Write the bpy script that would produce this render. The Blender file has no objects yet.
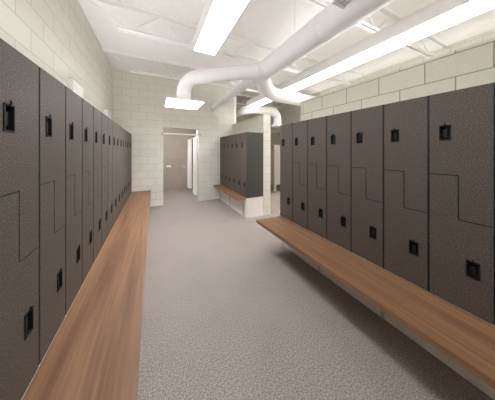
import bpy, bmesh, math
from mathutils import Vector, Matrix

sc = bpy.context.scene
COL = sc.collection
PI = math.pi

# ------------------------------------------------------------------ measures
W = 0.305                      # locker width
ZB, ZT = 0.4564, 1.9599        # locker bottom / top
XL, XR = -0.5168, 1.8971       # locker front planes
XW = -0.946                    # left wall face
XP = 2.35                      # face of the low block walls behind the right lockers
YL0, YR0, YP0 = 1.2655, 2.4846, 3.7136
YF = 5.609                     # far wall face
YB = 7.93                      # rear wall face
XO = 5.28                      # outer right wall face
ZC = 3.62                      # roof deck
YN = -2.6                      # wall behind the camera
G = 0.1988                     # block course
ZLOW = 2.402                   # top of the low walls

# ------------------------------------------------------------------ helpers
def s2l(c):
    return tuple(((v/255)/12.92 if v/255 <= .04045 else (((v/255)+.055)/1.055)**2.4) for v in c)

def obj(name, bm, m, parent=None, smooth=False):
    me = bpy.data.meshes.new(name)
    bmesh.ops.recalc_face_normals(bm, faces=bm.faces[:])
    bm.to_mesh(me); bm.free()
    if smooth:
        for p in me.polygons: p.use_smooth = True
        try: me.set_sharp_from_angle(angle=math.radians(35))
        except Exception: pass
    for x in (m if isinstance(m, (list, tuple)) else [m]): me.materials.append(x)
    o = bpy.data.objects.new(name, me); COL.objects.link(o)
    if parent: o.parent = parent
    return o

def thing(name, label, cat, loc=(0, 0, 0), rz=0, group=None):
    o = bpy.data.objects.new(name, None); COL.objects.link(o)
    o.empty_display_size = .1
    o.location = loc; o.rotation_euler = (0, 0, rz)
    return tag(o, label, cat, group)

def tag(o, label, cat, group=None):
    o['label'] = label; o['category'] = cat
    if group: o['group'] = group
    return o

def struct(name, bm, m):
    o = obj(name, bm, m); o['kind'] = 'structure'; return o

def dup(root, loc, rz, label):
    r = root.copy(); COL.objects.link(r); r.location = loc; r.rotation_euler = (0, 0, rz)
    r['label'] = label
    for ch in list(root.children):
        c = ch.copy(); COL.objects.link(c); c.parent = r
        for g in list(ch.children):
            d = g.copy(); COL.objects.link(d); d.parent = c
    return r

def BM(): return bmesh.new()

def box(bm, x0, x1, y0, y1, z0, z1, mat=None, bev=0):
    t = bmesh.new() if bev else bm
    vs = [t.verts.new((x, y, z)) for x in (x0, x1) for y in (y0, y1) for z in (z0, z1)]
    for f in ((0, 1, 3, 2), (4, 6, 7, 5), (0, 4, 5, 1), (2, 3, 7, 6), (0, 2, 6, 4), (1, 5, 7, 3)):
        t.faces.new([vs[i] for i in f])
    if bev:
        bmesh.ops.bevel(t, geom=t.edges[:], offset=bev, segments=2, affect='EDGES', profile=.5)
        add_bm(bm, t)
    elif mat is not None:
        bmesh.ops.transform(bm, matrix=mat, verts=vs)
    return bm

def add_bm(dst, src, mat=None):
    mp = {}
    for v in src.verts: mp[v] = dst.verts.new((mat @ v.co) if mat else v.co)
    for f in src.faces:
        try: dst.faces.new([mp[v] for v in f.verts])
        except ValueError: pass
    src.free()

def tube(bm, pts, rad, seg=24, cap=True):
    pts = [Vector(p) for p in pts]
    n = len(pts)
    rads = rad if isinstance(rad, (list, tuple)) else [rad]*n
    tang = []
    for i in range(n):
        a = pts[max(i-1, 0)]; b = pts[min(i+1, n-1)]
        tang.append((b-a).normalized())
    up = Vector((0, 0, 1)) if abs(tang[0].z) < .9 else Vector((1, 0, 0))
    nrm = tang[0].cross(up).normalized()
    rings = []
    for i in range(n):
        t = tang[i]
        nrm = (nrm - t*nrm.dot(t)).normalized()
        bn = t.cross(nrm)
        rings.append([bm.verts.new(pts[i] + rads[i]*(math.cos(2*PI*k/seg)*nrm + math.sin(2*PI*k/seg)*bn)) for k in range(seg)])
    for i in range(n-1):
        for k in range(seg):
            bm.faces.new((rings[i][k], rings[i][(k+1) % seg], rings[i+1][(k+1) % seg], rings[i+1][k]))
    if cap:
        bm.faces.new(rings[0][::-1]); bm.faces.new(rings[-1])
    return bm

def arc(c, a, b, r, n=10):
    """quarter arc about c from direction a to direction b (unit vectors)"""
    c, a, b = Vector(c), Vector(a), Vector(b)
    return [c + r*(math.cos(t)*a + math.sin(t)*b) for t in [PI/2*i/n for i in range(n+1)]]

def cells(bm, xs, zs, present, y0, y1):
    """solid plate in the xz plane made of grid cells; present(i, j) says where there is material"""
    nx, nz = len(xs)-1, len(zs)-1
    V = {}
    def v(i, j, k):
        if (i, j, k) not in V: V[(i, j, k)] = bm.verts.new((xs[i], (y0, y1)[k], zs[j]))
        return V[(i, j, k)]
    P = lambda i, j: 0 <= i < nx and 0 <= j < nz and present(i, j)
    for i in range(nx):
        for j in range(nz):
            if not P(i, j): continue
            bm.faces.new((v(i, j, 0), v(i+1, j, 0), v(i+1, j+1, 0), v(i, j+1, 0)))
            bm.faces.new((v(i, j, 1), v(i, j+1, 1), v(i+1, j+1, 1), v(i+1, j, 1)))
            if not P(i-1, j): bm.faces.new((v(i, j, 0), v(i, j+1, 0), v(i, j+1, 1), v(i, j, 1)))
            if not P(i+1, j): bm.faces.new((v(i+1, j, 0), v(i+1, j, 1), v(i+1, j+1, 1), v(i+1, j+1, 0)))
            if not P(i, j-1): bm.faces.new((v(i, j, 0), v(i, j, 1), v(i+1, j, 1), v(i+1, j, 0)))
            if not P(i, j+1): bm.faces.new((v(i, j+1, 0), v(i+1, j+1, 0), v(i+1, j+1, 1), v(i, j+1, 1)))
    return bm

# ------------------------------------------------------------------ materials
def mat(name):
    m = bpy.data.materials.new(name); m.use_nodes = True
    nt = m.node_tree; b = nt.nodes['Principled BSDF']
    return m, nt, b

def N(nt, t, **kw):
    n = nt.nodes.new(t)
    for k, v in kw.items(): setattr(n, k, v)
    return n

def math_(nt, op, a, b):
    n = N(nt, 'ShaderNodeMath', operation=op)
    for i, x in enumerate((a, b)):
        if isinstance(x, (int, float)): n.inputs[i].default_value = x
        else: nt.links.new(x, n.inputs[i])
    return n.outputs[0]

def ramp(nt, fac, stops):
    r = N(nt, 'ShaderNodeValToRGB')
    e = r.color_ramp.elements
    while len(e) < len(stops): e.new(.5)
    for el, (p, c) in zip(e, stops):
        el.position = p; el.color = (*c, 1)
    nt.links.new(fac, r.inputs[0])
    return r.outputs[0]

def noise(nt, vec, scale, detail=2, rough=.5):
    n = N(nt, 'ShaderNodeTexNoise')
    n.inputs['Scale'].default_value = scale; n.inputs['Detail'].default_value = detail
    n.inputs['Roughness'].default_value = rough
    if vec is not None: nt.links.new(vec, n.inputs['Vector'])
    return n.outputs[0]

def bump(nt, b, h, strength=.3, dist=.004):
    n = N(nt, 'ShaderNodeBump'); n.inputs['Strength'].default_value = strength; n.inputs['Distance'].default_value = dist
    nt.links.new(h, n.inputs['Height']); nt.links.new(n.outputs[0], b.inputs['Normal'])

def block_mat(name, u0, c1, c2, mortar, msize=.0042, rough=.75, bs=.5, rowh=G, z0=-.011):
    m, nt, b = mat(name)
    geo = N(nt, 'ShaderNodeNewGeometry'); sp = N(nt, 'ShaderNodeSeparateXYZ')
    nt.links.new(geo.outputs['Position'], sp.inputs[0])
    u = math_(nt, 'SUBTRACT', math_(nt, 'ADD', sp.outputs[0], sp.outputs[1]), u0)
    z = math_(nt, 'SUBTRACT', sp.outputs[2], z0)
    cb = N(nt, 'ShaderNodeCombineXYZ'); nt.links.new(u, cb.inputs[0]); nt.links.new(z, cb.inputs[1])
    br = N(nt, 'ShaderNodeTexBrick'); br.offset = .5; br.offset_frequency = 2; br.squash = 1
    nt.links.new(cb.outputs[0], br.inputs['Vector'])
    br.inputs['Scale'].default_value = 1; br.inputs['Brick Width'].default_value = 2*G
    br.inputs['Row Height'].default_value = rowh; br.inputs['Mortar Size'].default_value = msize
    br.inputs['Mortar Smooth'].default_value = .15; br.inputs['Bias'].default_value = 0
    br.inputs['Color1'].default_value = (*c1, 1); br.inputs['Color2'].default_value = (*c2, 1)
    br.inputs['Mortar'].default_value = (*mortar, 1)
    nz = noise(nt, geo.outputs['Position'], 55, 3, .65)
    mx = N(nt, 'ShaderNodeMix', data_type='RGBA', blend_type='MULTIPLY'); mx.inputs[0].default_value = 1
    nt.links.new(br.outputs['Color'], mx.inputs[6])
    nt.links.new(ramp(nt, nz, [(.3, (.9, .9, .89)), (.7, (1, 1, 1))]), mx.inputs[7])
    nt.links.new(mx.outputs[2], b.inputs['Base Color'])
    h = math_(nt, 'ADD', math_(nt, 'MULTIPLY', br.outputs['Fac'], -1), math_(nt, 'MULTIPLY', nz, .35))
    bump(nt, b, h, bs, .005)
    b.inputs['Roughness'].default_value = rough
    return m

CB1, CB2, CMO = s2l((228, 225, 215)), s2l((223, 220, 209)), s2l((196, 190, 177))
M_left = block_mat('painted block left', XW+1.99, CB1, CB2, CMO)
M_far = block_mat('painted block far', XW+G+YF, CB1, CB2, CMO)
M_low = block_mat('painted block low', XP+.837, s2l((217, 212, 197)), s2l((213, 208, 193)), s2l((160, 152, 136)), .005)
M_part = block_mat('painted block partition', XP+.837, s2l((220, 215, 203)), s2l((216, 211, 198)), s2l((188, 181, 167)))
M_end = block_mat('painted block end', XW+G+YB, CB1, CB2, CMO)
M_showr = block_mat('shower wall', .1, s2l((178, 166, 154)), s2l((172, 160, 149)), s2l((160, 149, 139)), .003, .4, .15, rowh=.4)

def plain(name, rgb, rough=.5, metal=0, var=.04, scale=8):
    m, nt, b = mat(name)
    tc = N(nt, 'ShaderNodeTexCoord')
    c = s2l(rgb)
    nt.links.new(ramp(nt, noise(nt, tc.outputs['Object'], scale, 3), [(.3, tuple(x*(1-var) for x in c)), (.7, c)]), b.inputs['Base Color'])
    b.inputs['Roughness'].default_value = rough; b.inputs['Metallic'].default_value = metal
    return m

M_ceil = plain('white roof deck', (232, 229, 225), .8)
M_steel = plain('white painted steel', (243, 241, 238), .5)
M_duct = plain('white painted duct', (248, 248, 247), .45)
M_lampbody = plain('lamp housing', (226, 222, 218), .5)
M_plinth = plain('pale painted plinth', (238, 231, 223), .7)
M_bracket = plain('grey bracket', (185, 180, 173), .4)
M_curtain = plain('white curtain', (240, 236, 232), .8)
M_white = plain('white plastic', (240, 239, 236), .4)
M_black = plain('black gap shade', (9, 8, 8), .6)
M_pull = plain('black pull', (6, 6, 6), .7)
M_chrome = plain('chrome', (200, 200, 198), .25, 1)
M_endp = plain('dark end panel', (72, 67, 61), .6)
M_stall = plain('stall laminate', (160, 149, 141), .5)
M_shceil = plain('shower ceiling', (225, 220, 214), .8)

def locker_mat():
    m, nt, b = mat('speckled locker')
    tc = N(nt, 'ShaderNodeTexCoord')
    a = noise(nt, tc.outputs['Object'], 140, 2, .65)
    col = ramp(nt, a, [(.30, s2l((70, 63, 56))), (.54, s2l((87, 78, 70))), (.62, s2l((100, 91, 82))), (.70, s2l((136, 126, 115)))])
    nt.links.new(col, b.inputs['Base Color'])
    b.inputs['Roughness'].default_value = .62; b.inputs['Specular IOR Level'].default_value = .3
    bump(nt, b, a, .03, .001)
    return m
M_lock = locker_mat()

def wood_mat():
    m, nt, b = mat('oak bench')
    geo = N(nt, 'ShaderNodeNewGeometry')
    mp = N(nt, 'ShaderNodeMapping'); mp.inputs['Scale'].default_value = (42, 1.3, 42)
    nt.links.new(geo.outputs['Position'], mp.inputs[0])
    a = noise(nt, mp.outputs[0], 1, 4, .6)
    mp2 = N(nt, 'ShaderNodeMapping'); mp2.inputs['Scale'].default_value = (9, .6, 9)
    nt.links.new(geo.outputs['Position'], mp2.inputs[0])
    c = noise(nt, mp2.outputs[0], 1, 2, .5)
    f = math_(nt, 'ADD', math_(nt, 'MULTIPLY', a, .55), math_(nt, 'MULTIPLY', c, .45))
    col = ramp(nt, f, [(.33, s2l((112, 79, 55))), (.5, s2l((134, 98, 71))), (.66, s2l((153, 116, 86)))])
    nt.links.new(col, b.inputs['Base Color'])
    b.inputs['Roughness'].default_value = .45
    bump(nt, b, a, .06, .001)
    return m
M_wood = wood_mat()

def floor_mat():
    m, nt, b = mat('speckled grey floor')
    geo = N(nt, 'ShaderNodeNewGeometry')
    a = noise(nt, geo.outputs['Position'], 100, 3, .8)
    c = noise(nt, geo.outputs['Position'], 3, 2, .5)
    f = math_(nt, 'ADD', math_(nt, 'MULTIPLY', a, .96), math_(nt, 'MULTIPLY', c, .04))
    col = ramp(nt, f, [(.36, s2l((104, 96, 90))), (.5, s2l((146, 136, 129))), (.64, s2l((182, 172, 165)))])
    nt.links.new(col, b.inputs['Base Color'])
    b.inputs['Roughness'].default_value = .7
    bump(nt, b, a, .05, .002)
    return m
M_floor = floor_mat()

def emit(name, rgb, s):
    m, nt, b = mat(name)
    b.inputs['Base Color'].default_value = (*s2l(rgb), 1)
    b.inputs['Emission Color'].default_value = (*s2l(rgb), 1)
    b.inputs['Emission Strength'].default_value = s
    return m
M_lens = emit('lit lamp lens', (250, 251, 255), 9.5)
M_fill_lens = emit('added bay fill lens', (250, 251, 255), 18.0)
M_fill_up = emit('added lamp top glow', (250, 251, 255), 1.2)
M_fill = emit('added fill uplight', (250, 251, 255), 10.0)
M_fill_low = emit('added low fill uplight', (250, 251, 255), 15)
M_fill_bay_up = emit('added bay fill top', (250, 251, 255), 1.2)
M_panel = emit('lit square panel', (250, 251, 255), 32.0)
M_shfill = emit('added shower fill lamp', (250, 250, 255), 38.0)

# ------------------------------------------------------------------ the setting
T = .2
struct('floor', box(BM(), XW-T, XO+T, YN-T, YB+T, -.12, 0), M_floor)
struct('ceiling', box(BM(), XW-T, XO+T, YN-T, YB+T, ZC, ZC+.12), M_ceil)
struct('wall_left', box(BM(), XW-T, XW, YN-T, YB+T, 0, ZC), M_left)
struct('wall_right', box(BM(), XO, XO+T, YN-T, YB+T, 0, ZC), M_end)
struct('wall_front', box(BM(), XW, XO, YN-T, YN, 0, ZC), M_end)
XD0, XD1, ZD = XW+6*G, XW+11*G, 11*G-.011+.02
XFE = 2.48
b = BM()
cells(b, [XW, XD0, XD1, XFE], [0, ZD, ZC], lambda i, j: not (i == 1 and j == 0), YF, YF+T)
struct('wall_far', b, M_far)
struct('wall_back', box(BM(), XFE, XO, YB, YB+T, 0, ZC), M_end)
struct('wall_shower', box(BM(), XW, XFE, YB, YB+T, 0, ZC), M_showr)
struct('wall_shower_right', box(BM(), XP, XFE, YF+T, YB, 0, ZC), M_showr)
struct('ceiling_shower', box(BM(), XW, XP, YF+T, YB, 2.75, 2.85), M_shceil)
struct('wall_partition', box(BM(), XP, XP+T, YP0-.004, YF, 0, ZLOW), M_part)
struct('wall_centre', box(BM(), XP, XP+T, YN, YR0, 0, ZLOW), M_low)
# ledge on the outer right wall above the stalls
struct('trim_1', box(BM(), XO-.10, XO, 4.4, YB, 2.37, 2.52), M_plinth)
# pale strip where the far wall ends
struct('trim_2', box(BM(), XFE-.085, XFE+.004, YF-.012, YF, ZLOW, ZC), M_plinth)

# ------------------------------------------------------------------ lockers
ORD = ['first', 'second', 'third', 'fourth', 'fifth', 'sixth', 'seventh', 'eighth', 'ninth', 'tenth', 'eleventh',
       'twelfth', 'thirteenth', 'fourteenth', 'fifteenth', 'sixteenth', 'seventeenth']
HW, HH = .056, .105
ZM0, ZM1 = 1.06-ZB, 1.363-ZB       # step of the Z-shaped joint
H = ZT-ZB
e, g2 = .0068, .0034
def door_bm(upper):
    hx = .29*W if upper else .71*W
    hz = 1.6655-ZB if upper else H-(1.6655-ZB)
    hx0, hx1, hz0, hz1 = hx-HW/2, hx+HW/2, hz-HH/2, hz+HH/2
    mid = W/2
    if upper:
        xs = [e, hx0, hx1, mid+g2, W-e]; zs = [ZM0+g2, ZM1+g2, hz0, hz1, H-.002]
        pres = lambda i, j: (j > 0 or i == 3) and not (i == 1 and j == 2)
    else:
        xs = [e, mid-g2, hx0, hx1, W-e]; zs = [.004, hz0, hz1, ZM0-g2, ZM1-g2]
        pres = lambda i, j: (j < 3 or i == 0) and not (i == 2 and j == 1)
    return cells(BM(), xs, zs, pres, 0, .019), (hx, hz)

def handle_bm():
    b = BM()
    w, h = HW/2, HH/2
    # raised rim, cup and back of the recessed pull
    cells(b, [-w-.002, -w+.004, w-.004, w+.002], [-h-.002, -h+.004, h-.004, h+.002], lambda i, j: not (i == 1 and j == 1), -.004, .0)
    cells(b, [-w+.0005, -w+.004, w-.004, w-.0005], [-h+.0005, -h+.004, h-.004, h-.0005], lambda i, j: not (i == 1 and j == 1), 0, .0275)
    box(b, -w+.004, w-.004, .023, .0275, -h+.004, h-.004)
    # turning lock body and the staple that stands above it
    box(b, -.011, .011, .006, .023, -.03, .026, bev=.002)
    tube(b, [(0, -.003, h-.004), (0, -.008, h+.006), (0, -.006, h+.017)], .0035, 8)
    return b

def make_locker(depth):
    t = thing('z_locker', 'x', 'locker')
    # carcass: open-fronted box behind the doors
    b = BM()
    box(b, .001, W-.001, .0275, depth, 0, H)
    obj('body', b, M_lock, t)
    obj('gap_shade', box(BM(), .002, W-.002, .0195, .0275, 0.001, H-.001), M_black, t)  # black backing that paints the shade into the door gaps
    for nm, up in (('upper_door', True), ('lower_door', False)):
        b, (hx, hz) = door_bm(up)
        d = obj(nm, b, M_lock, t)
        hd = obj('handle', handle_bm(), M_pull, d); hd.location = (hx, 0, hz)
    return t

# the black backing carries holes behind the pulls so that they sink in freely
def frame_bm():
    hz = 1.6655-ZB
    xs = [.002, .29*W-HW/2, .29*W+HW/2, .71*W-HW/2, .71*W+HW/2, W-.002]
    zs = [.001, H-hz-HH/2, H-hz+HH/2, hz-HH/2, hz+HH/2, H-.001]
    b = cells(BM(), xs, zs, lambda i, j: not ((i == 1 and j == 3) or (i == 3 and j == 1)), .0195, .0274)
    box(b, 0, e-.0008, .0035, .0192, 0, H-.001); box(b, W-e+.0008, W, .0035, .0192, 0, H-.001)   # black strips standing in for the shade in the joints
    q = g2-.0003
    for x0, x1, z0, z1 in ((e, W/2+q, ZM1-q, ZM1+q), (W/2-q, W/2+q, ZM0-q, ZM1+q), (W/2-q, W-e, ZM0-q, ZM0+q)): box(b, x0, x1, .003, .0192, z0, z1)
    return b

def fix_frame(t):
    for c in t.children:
        if c.name.startswith('gap_shade'):
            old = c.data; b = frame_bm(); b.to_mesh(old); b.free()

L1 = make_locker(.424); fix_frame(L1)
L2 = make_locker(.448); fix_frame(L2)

NL = 17
n = 0
for i in range(NL):                       # i = 0 stands by the far wall
    k = 13-i
    lab = 'dark speckled Z-door locker along the left wall, %s from the far block wall' % ORD[i]
    if i == 0: lab = 'dark speckled Z-door locker along the left wall, closest to the far block wall'
    loc = (XL, YL0+k*W, ZB)
    if i == 0:
        L1.location = loc; L1.rotation_euler = (0, 0, PI/2); L1['label'] = lab; L1['group'] = 'lockers along the left wall'
    else: dup(L1, loc, PI/2, lab)
for i in range(8):                        # i = 0 is the far, free end
    lab = 'dark speckled Z-door locker in the long right row, %s from its free far end' % ORD[i]
    if i == 0: lab = 'dark speckled Z-door locker at the free far end of the long right row'
    loc = (XR, YR0-i*W, ZB)
    if i == 0:
        L2.location = loc; L2.rotation_euler = (0, 0, -PI/2); L2['label'] = lab; L2['group'] = 'lockers in the long right row'
    else: dup(L2, loc, -PI/2, lab)
for i in range(6):                        # i = 0 is the near end with its blank side showing
    lab = 'dark Z-door locker in the short row against the partition, %s from its near end' % ORD[i]
    if i == 0: lab = 'dark Z-door locker with blank side showing, near end of the short partition row'
    r = dup(L2, (XR, YP0+(i+1)*W, ZB), -PI/2, lab)
    r['group'] = 'lockers in the short partition row'
    if i == 0:
        ep = obj('end_panel', box(BM(), W+.0002, W+.004, .0, .448, 0, H), M_endp, r); ep['label'] = 'plain dark end panel'

# small white fitting on the end of the right row
b = BM(); tube(b, [(XR+.03, YR0, .515), (XR+.03, YR0+.012, .515), (XR+.03, YR0+.03, .515)], [.026, .03, .018], 16)
tag(obj('wall_bumper', b, M_white, smooth=True), 'small white bumper on the far end of the right locker row', 'bumper')

# ------------------------------------------------------------------ plinths and benches
def plinth(x0, x1, y0, y1, label):
    t = thing('locker_plinth', label, 'plinth', (x0, y0, 0))
    obj('base', box(BM(), 0, x1-x0, 0, y1-y0, 0, ZB, bev=.003), M_plinth, t)
    return t
YLE = YL0+14*W; YL_near = YL0-3*W; YR_near = YR0-8*W
tag(obj('locker_plinth', box(BM(), XW+.001, XL, YL_near, YF-.001, 0, ZB-.001), M_plinth), 'pale plinth under the lockers along the left wall', 'plinth')
tag(obj('locker_plinth', box(BM(), XR, XP-.001, YR_near, YR0, 0, ZB-.001), M_plinth), 'pale plinth under the long right locker row, white line below its bench', 'plinth')
tag(obj('locker_plinth', box(BM(), XR, XP-.001, YP0, YF-.001, 0, ZB-.001), M_plinth), 'pale plinth under the short locker row at the partition', 'plinth')

def bracket_bm(reach, drop=ZB-.0401):
    """flat steel L: arm under the seat along -x from the plinth at x=0, leg down the plinth, curved gusset"""
    b = BM()
    box(b, -reach, 0, -.012, .012, -.008, 0)
    box(b, -.008, 0, -.012, .012, -drop, -.008)
    pts = arc((-.07605, 0, -.083), (0, 0, 1), (1, 0, 0), .07, 8)
    tube(b, pts, .006, 8)
    return b

def bench(name_label, xw, xe, y0, y1, brk, side):
    """xw: edge at the plinth, xe: free edge"""
    t = thing('locker_bench', name_label, 'bench', ((xw+xe)/2, (y0+y1)/2, ZB))
    hx, hy = abs(xw-xe)/2, (y1-y0)/2
    obj('seat', box(BM(), -hx, hx, -hy, hy, -.04, 0), M_wood, t)
    for y in brk:
        o = obj('bracket', bracket_bm(2*hx-.05), M_bracket, t)
        o.location = (side*hx, y-(y0+y1)/2, -.04)
        if side < 0: o.rotation_euler = (0, 0, PI)
    return t
bench('long brown wooden bench in front of the left lockers', XL, -.069, YL_near, YF-.001, [YL_near+.25+1.0*i for i in range(6)], -1)
bench('brown wooden bench in front of the long right locker row', XR, 1.4442, YR_near, YR0, [YR_near+.2+.72*i for i in range(4)], 1)
bench('short narrow brown bench in front of the partition lockers', XR, 1.70, YP0+.03, YF-.001, [YP0+.16, YP0+1.0, YF-.12], 1)

# ------------------------------------------------------------------ steel roof joists
ZBC = 3.25                                    # bottom chord
def chord_bm(x0, x1, z, up):
    b = BM(); a = .038; th = .005; gap = .011
    for s in (-1, 1):
        y0, y1 = sorted((s*gap, s*(gap+a)))
        box(b, x0, x1, y0, y1, z-th/2, z+th/2)
        yy0, yy1 = sorted((s*gap, s*(gap+th)))
        if up: box(b, x0, x1, yy0, yy1, z, z+a)
        else: box(b, x0, x1, yy0, yy1, z-a, z)
    return b
XB0, XB1 = XW+.49, 4.62
NP = 6
PAN = (XB1-XB0-.30)/NP
top_me = bot_me = None
def make_joist():
    t = thing('roof_joist', 'x', 'joist')
    obj('top_chord', chord_bm(XW+.001, XO-.001, ZC-.004, False), M_steel, t)
    obj('bottom_chord', chord_bm(XB0, XB1, ZBC, True), M_steel, t)
    def web(x0, z0, x1, z1, me=None):
        o = obj('web_bar', tube(BM(), [(x0, 0, z0), (x1, 0, z1)], .0085, 8), M_steel, t, smooth=True)
    zt, zb = ZC-.02, ZBC+.02
    xa = XB0+.15
    web(XW+.08, zt, xa, zb)
    for i in range(NP):
        web(xa+i*PAN, zb, xa+(i+.5)*PAN, zt)
        web(xa+(i+.5)*PAN, zt, xa+(i+1)*PAN, zb)
    web(xa+NP*PAN, zb, XO-.08, zt)
    return t
J = make_joist()
JL = ['white steel roof joist overhead nearest the camera, crossed by both long lamps',
      'white steel roof joist crossing the ceiling past the end of the left long lamp',
      'white steel roof joist just in front of the far block wall',
      'white steel roof joist seen over the partition, just past the far block wall',
      'white steel roof joist farthest back, seen over the partition by the rear wall']
for i, y in enumerate([1.545, 3.09, 4.63, 6.17, 7.71]):
    if i == 0:
        J.location = (0, y, 0); J['label'] = JL[0]; J['group'] = 'roof joists'
    elif i < 3: dup(J, (0, y, 0), 0, JL[i])
    else: dup(J, (0, y, 0), 0, JL[i])

# ------------------------------------------------------------------ lamps, with added fill lights
ZLB = 2.857
def pendant(label, x0, x1, y0, y1, hgt=.165, up=None):
    cx, cy = (x0+x1)/2, (y0+y1)/2; hx, hy = (x1-x0)/2, (y1-y0)/2
    t = thing('pendant_lamp', label, 'lamp', (cx, cy, ZLB))
    b = BM(); th = .012
    box(b, -hx, -hx+th, -hy, hy, 0, hgt); box(b, hx-th, hx, -hy, hy, 0, hgt)
    box(b, -hx+th, hx-th, -hy, -hy+th, 0, hgt); box(b, -hx+th, hx-th, hy-th, hy, 0, hgt)
    obj('housing', b, M_lampbody, t)
    obj('lens', box(BM(), -hx+th, hx-th, -hy+th, hy-th, .003, .03), M_fill_lens if up else M_lens, t)
    obj('fill_top', box(BM(), -hx+th, hx-th, -hy+th, hy-th, hgt-.05, hgt-.03), up or M_fill_up, t)  # glowing top, added to brighten the ceiling
    for sy in (-1, 1):
        obj('hanger', tube(BM(), [(0, sy*(hy-.12), hgt-.03), (0, sy*(hy-.12), ZC-ZLB)], .003, 6), M_steel, t)
    return t
pendant('long white box lamp hanging over the left side of the aisle', .468, .772, -1.2, 2.467)
pendant('very long white box lamp hanging over the right locker row and passing above a duct', 2.52, 2.86, -.55, 4.93)

pendant('added box lamp out of view over the bay behind the right lockers', 4.75, 5.09, -.55, 4.95, up=M_fill_bay_up)  # unseen lamp, added to brighten the right bay and corridor

def fill_strip(label, y0, y1, x=XP+.14, z=ZLOW):  # unseen uplight strip, added to brighten the ceiling
    t = thing('fill_uplight', label, 'lamp', (x, (y0+y1)/2, z))
    hy = (y1-y0)/2
    b = BM()
    for x0, x1 in ((-.05, -.044), (.044, .05)): box(b, x0, x1, -hy, hy, 0, .02)
    for yy0, yy1 in ((-hy, -hy+.006), (hy-.006, hy)): box(b, -.044, .044, yy0, yy1, 0, .02)
    obj('tray', b, M_white, t)
    obj('lens', box(BM(), -.043, .043, -hy+.007, hy-.007, .002, .016), M_fill, t)
fill_strip('added unseen fill uplight on top of the low wall behind the right lockers', YN+.3, YR0-.15)
t = thing('fill_uplight', 'added unseen fill uplight on top of the left lockers', 'lamp', (XL, (YL_near+YLE-.75)/2, ZT))  # added out of sight to light the ceiling and duct undersides
hy = (YLE-.75-YL_near)/2-.08
b = BM()
box(b, -.142, -.03, -hy, hy, 0, .006); box(b, -.142, -.136, -hy, hy, .006, .088)  # upright back keeps the added light off the lower wall
obj('tray', b, M_white, t)
b = BM()
vv = [b.verts.new(p) for p in ((-.036, -hy, .010), (-.036, hy, .010), (-.132, hy, .070), (-.132, -hy, .070), (-.036, -hy, .0065), (-.036, hy, .0065), (-.132, hy, .0065), (-.132, -hy, .0065))]
for f in ((0, 1, 2, 3), (4, 7, 6, 5), (0, 4, 5, 1), (2, 6, 7, 3), (0, 3, 7, 4), (1, 5, 6, 2)): b.faces.new([vv[i] for i in f])
obj('lens', b, M_fill_low, t)
fill_strip('added unseen fill uplight on top of the partition wall', YP0+.15, YF-.35)

t = thing('square_light_panel', 'bright white square lamp panel hanging under the left duct elbow', 'lamp', (.508, 3.575, 2.40))
b = BM(); cells(b, [-.313, -.303, .303, .313], [-.325, -.315, .315, .325], lambda i, j: not (i == 1 and j == 1), 0, .03)
bmesh.ops.transform(b, matrix=Matrix.Rotation(PI/2, 4, 'X'), verts=b.verts[:])
obj('frame', b, M_white, t)
obj('lens', box(BM(), -.303, .303, -.315, .315, .002, .02), M_panel, t)
obj('back', box(BM(), -.305, .305, -.317, .317, .0205, .03), M_white, t)

tag(obj('shower_fill_lamp', box(BM(), .35, .85, 6.0, 6.5, 2.735, 2.75), M_shfill), 'added unseen fill lamp, flush in the shower room ceiling', 'lamp')  # no lamp in view here; added to light the shower room

# ------------------------------------------------------------------ ducts
XT, ZD_, RT = 1.69, 2.887, .152
t = thing('supply_duct', 'thick white round duct overhead, with branches to both sides', 'duct', (0, 0, 0))
obj('trunk', tube(BM(), [(XT, YN+.001, ZD_), (XT, 2.9, ZD_)], RT, 32), M_duct, t, True)
obj('reducer', tube(BM(), [(XT, 2.9, ZD_), (XT, 3.25, ZD_)], [RT, .095], 32), M_duct, t, True)
obj('extension', tube(BM(), [(XT, 3.25, ZD_), (XT, YF+.02, ZD_)], .095, 28), M_duct, t, True)
# left branch with its elbow down to the square panel
P0 = Vector((XT, 2.62, ZD_)); P1 = Vector((.508, 3.575, ZD_))
d = (P1-P0).normalized(); R = .27
pts = [P0, P1-d*R] + arc(P1-d*R+Vector((0, 0, -R)), (0, 0, 1), d, R, 12)[1:] + [Vector((P1.x, P1.y, 2.431))]
obj('left_branch', tube(BM(), pts, .125, 28), M_duct, t, True)
# right branch: leaves at a slant, bends along the joists
pts = [Vector(p) for p in ((1.69, 2.74, 2.887), (1.85, 2.93, 2.84), (1.97, 3.05, 2.80), (2.1, 3.14, 2.755), (2.25, 3.19, 2.722), (2.41, 3.2, 2.712), (3.75, 3.2, 2.67))]
obj('right_branch', tube(BM(), pts, [.15, .15, .147, .143, .14, .139, .138], 28), M_duct, t, True)
for y in (1.45, 2.52): obj('seam_band', tube(BM(), [(XT, y-.012, ZD_), (XT, y+.012, ZD_)], RT+.004, 32), M_duct, t, True)
p = P0+d*.30
obj('seam_band', tube(BM(), [p-d*.01, p+d*.01], .129, 28), M_duct, t, True)
obj('seam_band', tube(BM(), [(P1.x, P1.y, 2.60), (P1.x, P1.y, 2.615)], .129, 28), M_duct, t, True)
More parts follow.
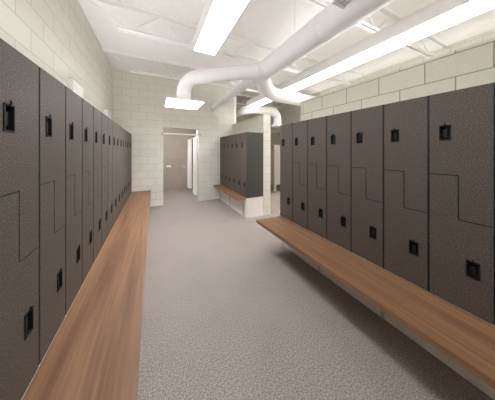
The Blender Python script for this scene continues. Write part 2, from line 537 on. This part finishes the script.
# register on the lower left flank of the trunk
rg = BM()
rx0, rx1, ry0, ry1, rz0, rz1 = 1.40, 1.60, .40, 1.11, 2.82, 2.96
box(rg, rx0, rx0+.018, ry0, ry1, rz0, rz1); box(rg, rx1-.018, rx1, ry0, ry1, rz0, rz1)
box(rg, rx0+.018, rx1-.018, ry0, ry0+.03, rz0, rz1); box(rg, rx0+.018, rx1-.018, ry1-.03, ry1, rz0, rz1)
box(rg, rx0+.018, rx1-.018, ry0+.03, ry1-.03, rz0+.02, rz0+.03)
rr = obj('register', rg, M_duct, t)
sl = BM()
for i in range(5):
    x = rx0+.034+.033*i
    box(sl, x-.011, x+.011, ry0+.03, ry1-.03, rz0+.006, rz0+.012)
obj('louvre_blades', sl, M_duct, rr)
for y in (-.4, 1.9):
    obj('hanger', tube(BM(), [(XT, y, ZD_+RT-.01), (XT, y, ZC)], .004, 6), M_steel, t)

# duct over the back corridor, turning down
XH, YH, RH = 2.77, 5.2, .15
pts = [Vector((XH, YB-.001, ZD_)), Vector((XH, YH+.25, ZD_))] + arc((XH+.25, YH+.25, ZD_), (-1, 0, 0), (0, -1, 0), .25, 8)[1:]
pts += [Vector((3.58, YH, ZD_))] + arc((3.58, YH, ZD_-.27), (0, 0, 1), (1, 0, 0), .27, 10)[1:] + [Vector((3.85, YH, 2.47))]
t = thing('corridor_duct', 'white round duct bending down behind the partition wall', 'duct', (0, 0, 0))
obj('pipe', tube(BM(), pts, .14, 28), M_duct, t, True)
obj('outlet_cone', tube(BM(), [(3.85, YH, 2.47), (3.85, YH, 2.44), (3.85, YH, 2.425), (3.85, YH, 2.36)], [.14, .145, .20, .205], 28), M_duct, t, True)
obj('hanger', tube(BM(), [(3.3, YH, ZD_+.13), (3.3, YH, ZC)], .004, 6), M_steel, t)

# ------------------------------------------------------------------ white boxes on the left wall
def wallbox(y0, y1, label):
    t = thing('wall_vent_box', label, 'wall box', (XW, (y0+y1)/2, 2.213))
    hy = (y1-y0)/2
    b = BM()
    cells(b, [-hy, -hy+.022, hy-.022, hy], [0, .022, .175, .197], lambda i, j: not (i == 1 and j == 1), 0, .06)
    bmesh.ops.transform(b, matrix=Matrix.Rotation(PI/2, 4, 'Z') @ Matrix.Translation((0, -.06, 0)), verts=b.verts[:])
    obj('frame', b, M_white, t)
    obj('face', box(BM(), 0.0, .045, -hy+.022, hy-.022, .022, .175), M_white, t)
wallbox(2.9, 3.29, 'white rectangular wall box above the left lockers, nearer and larger-looking one')
wallbox(4.72, 5.1, 'white rectangular wall box above the left lockers, by the far corner')

# ------------------------------------------------------------------ shower room
t = thing('shower_rail', 'white horizontal rail across the shower doorway', 'rail', (XD0, YF, 2.015))
obj('bar', tube(BM(), [(-.02, -.03, 0), (XD1-XD0+.03, -.03, 0)], .022, 14), M_white, t, True)
for x in (-.03, XD1-XD0+.03):
    obj('flange', tube(BM(), [(x, 0.0, 0), (x, -.055, 0)], .03, 14), M_bracket, t, True)

def curtain(label, y0, y1, ztop, amp):
    b = BM(); n = 64; th = .006
    zs = [.035, .7, 1.4, ztop]
    rows = []
    for side in (0, 1):
        for z in zs:
            rows.append([b.verts.new((1.315+amp*math.sin(i/n*2*PI*6)*(1-.15*z/ztop)+side*th, y0+(y1-y0)*i/n, z)) for i in range(n+1)])
    m = len(zs)
    for s in (0, 1):
        for j in range(m-1):
            A, B = rows[s*m+j], rows[s*m+j+1]
            for i in range(n): b.faces.new((A[i], A[i+1], B[i+1], B[i]))
    for i in range(n):
        b.faces.new((rows[0][i], rows[0][i+1], rows[m][i+1], rows[m][i])); b.faces.new((rows[m-1][i], rows[m-1][i+1], rows[2*m-1][i+1], rows[2*m-1][i]))
    for j in range(m-1):
        for i in (0, n): b.faces.new((rows[j][i], rows[j+1][i], rows[m+j+1][i], rows[m+j][i]))
    return tag(obj('shower_curtain', b, M_curtain, smooth=True), label, 'curtain')
curtain('white gathered shower curtain just inside the doorway, the nearer one', 6.25, 6.62, 1.985, .065)['group'] = 'shower curtains'
curtain('white gathered shower curtain farther in, beside the back shower wall', 7.45, 7.80, 1.985, .065)['group'] = 'shower curtains'
t = thing('curtain_rod', 'white curtain rod inside the shower room, carrying both curtains', 'rod', (1.325, YF+T, 2.0))
obj('bar', tube(BM(), [(0, 0, 0), (0, YB-YF-T, 0)], .014, 12), M_white, t, True)
obj('hanger', tube(BM(), [(0, .45, 0), (0, .45, .75)], .024, 10), M_white, t, True)

def fixture(name, x, z, kind, label):
    t = thing(name, label, 'shower fitting', (x, YB, z))
    if kind == 'dish':
        obj('tray', box(BM(), -.075, .075, -.09, 0, -.02, .012, bev=.006), M_white, t)
        obj('back_plate', box(BM(), -.085, .085, -.012, 0, -.03, .05, bev=.004), M_white, t)
    else:
        obj('plate', tube(BM(), [(0, 0, 0), (0, -.015, 0)], .075 if kind == 'big' else .05, 20), M_bracket, t, True)
        obj('lever', tube(BM(), [(0, -.012, 0), (0, -.06, 0), (.02, -.07, -.05)], .016, 10), M_chrome, t, True)
fixture('soap_dish', .55, .90, 'dish', 'small white soap dish on the back shower wall')
fixture('shower_valve', .84, .88, 'small', 'small grey valve on the back shower wall, beside the soap dish')
fixture('shower_valve', 1.12, .90, 'big', 'larger dark grey valve on the back shower wall, next to the curtain')

# ------------------------------------------------------------------ toilet stall in the back corridor
XS, YS = 3.95, 5.49
t = thing('toilet_partition', 'grey toilet stall partition in the gap beside the right lockers', 'partition', (XS, YS, 0))
obj('side_panel', box(BM(), 0, .03, .06, YB-YS, .30, 1.745), M_stall, t)
obj('front_panel', box(BM(), .06, XO-XS, 0, .03, .30, 1.745), M_stall, t)
pl = obj('corner_post', box(BM(), -.01, .07, -.01, .07, .0, 1.75), M_stall, t)
obj('foot_shoe', box(BM(), -.016, .076, -.016, .076, 0, .07), M_chrome, pl)

# ------------------------------------------------------------------ camera
cam = bpy.data.cameras.new('camera'); co = bpy.data.objects.new('camera', cam); COL.objects.link(co)
cam.sensor_fit = 'HORIZONTAL'; cam.sensor_width = 36
cam.lens = 183.9*36/495
cam.shift_x = (247.5-241.1)/495; cam.shift_y = (150.69-200)/495
co.location = (0, 0, 1.5366); co.rotation_euler = (PI/2, 0, -.4438)
cam.clip_start = .02
sc.camera = co

# ------------------------------------------------------------------ world and view
w = bpy.data.worlds.new('world'); sc.world = w; w.use_nodes = True
w.node_tree.nodes['Background'].inputs[0].default_value = (.9, .92, 1, 1)
w.node_tree.nodes['Background'].inputs[1].default_value = .3
vs = sc.view_settings
vs.view_transform = 'Standard'; vs.look = 'None'; vs.gamma = 1; vs.use_curve_mapping = False
vs.exposure = 0.4
sc.cycles.use_denoising = True
sc.cycles.max_bounces = 10; sc.cycles.diffuse_bounces = 8
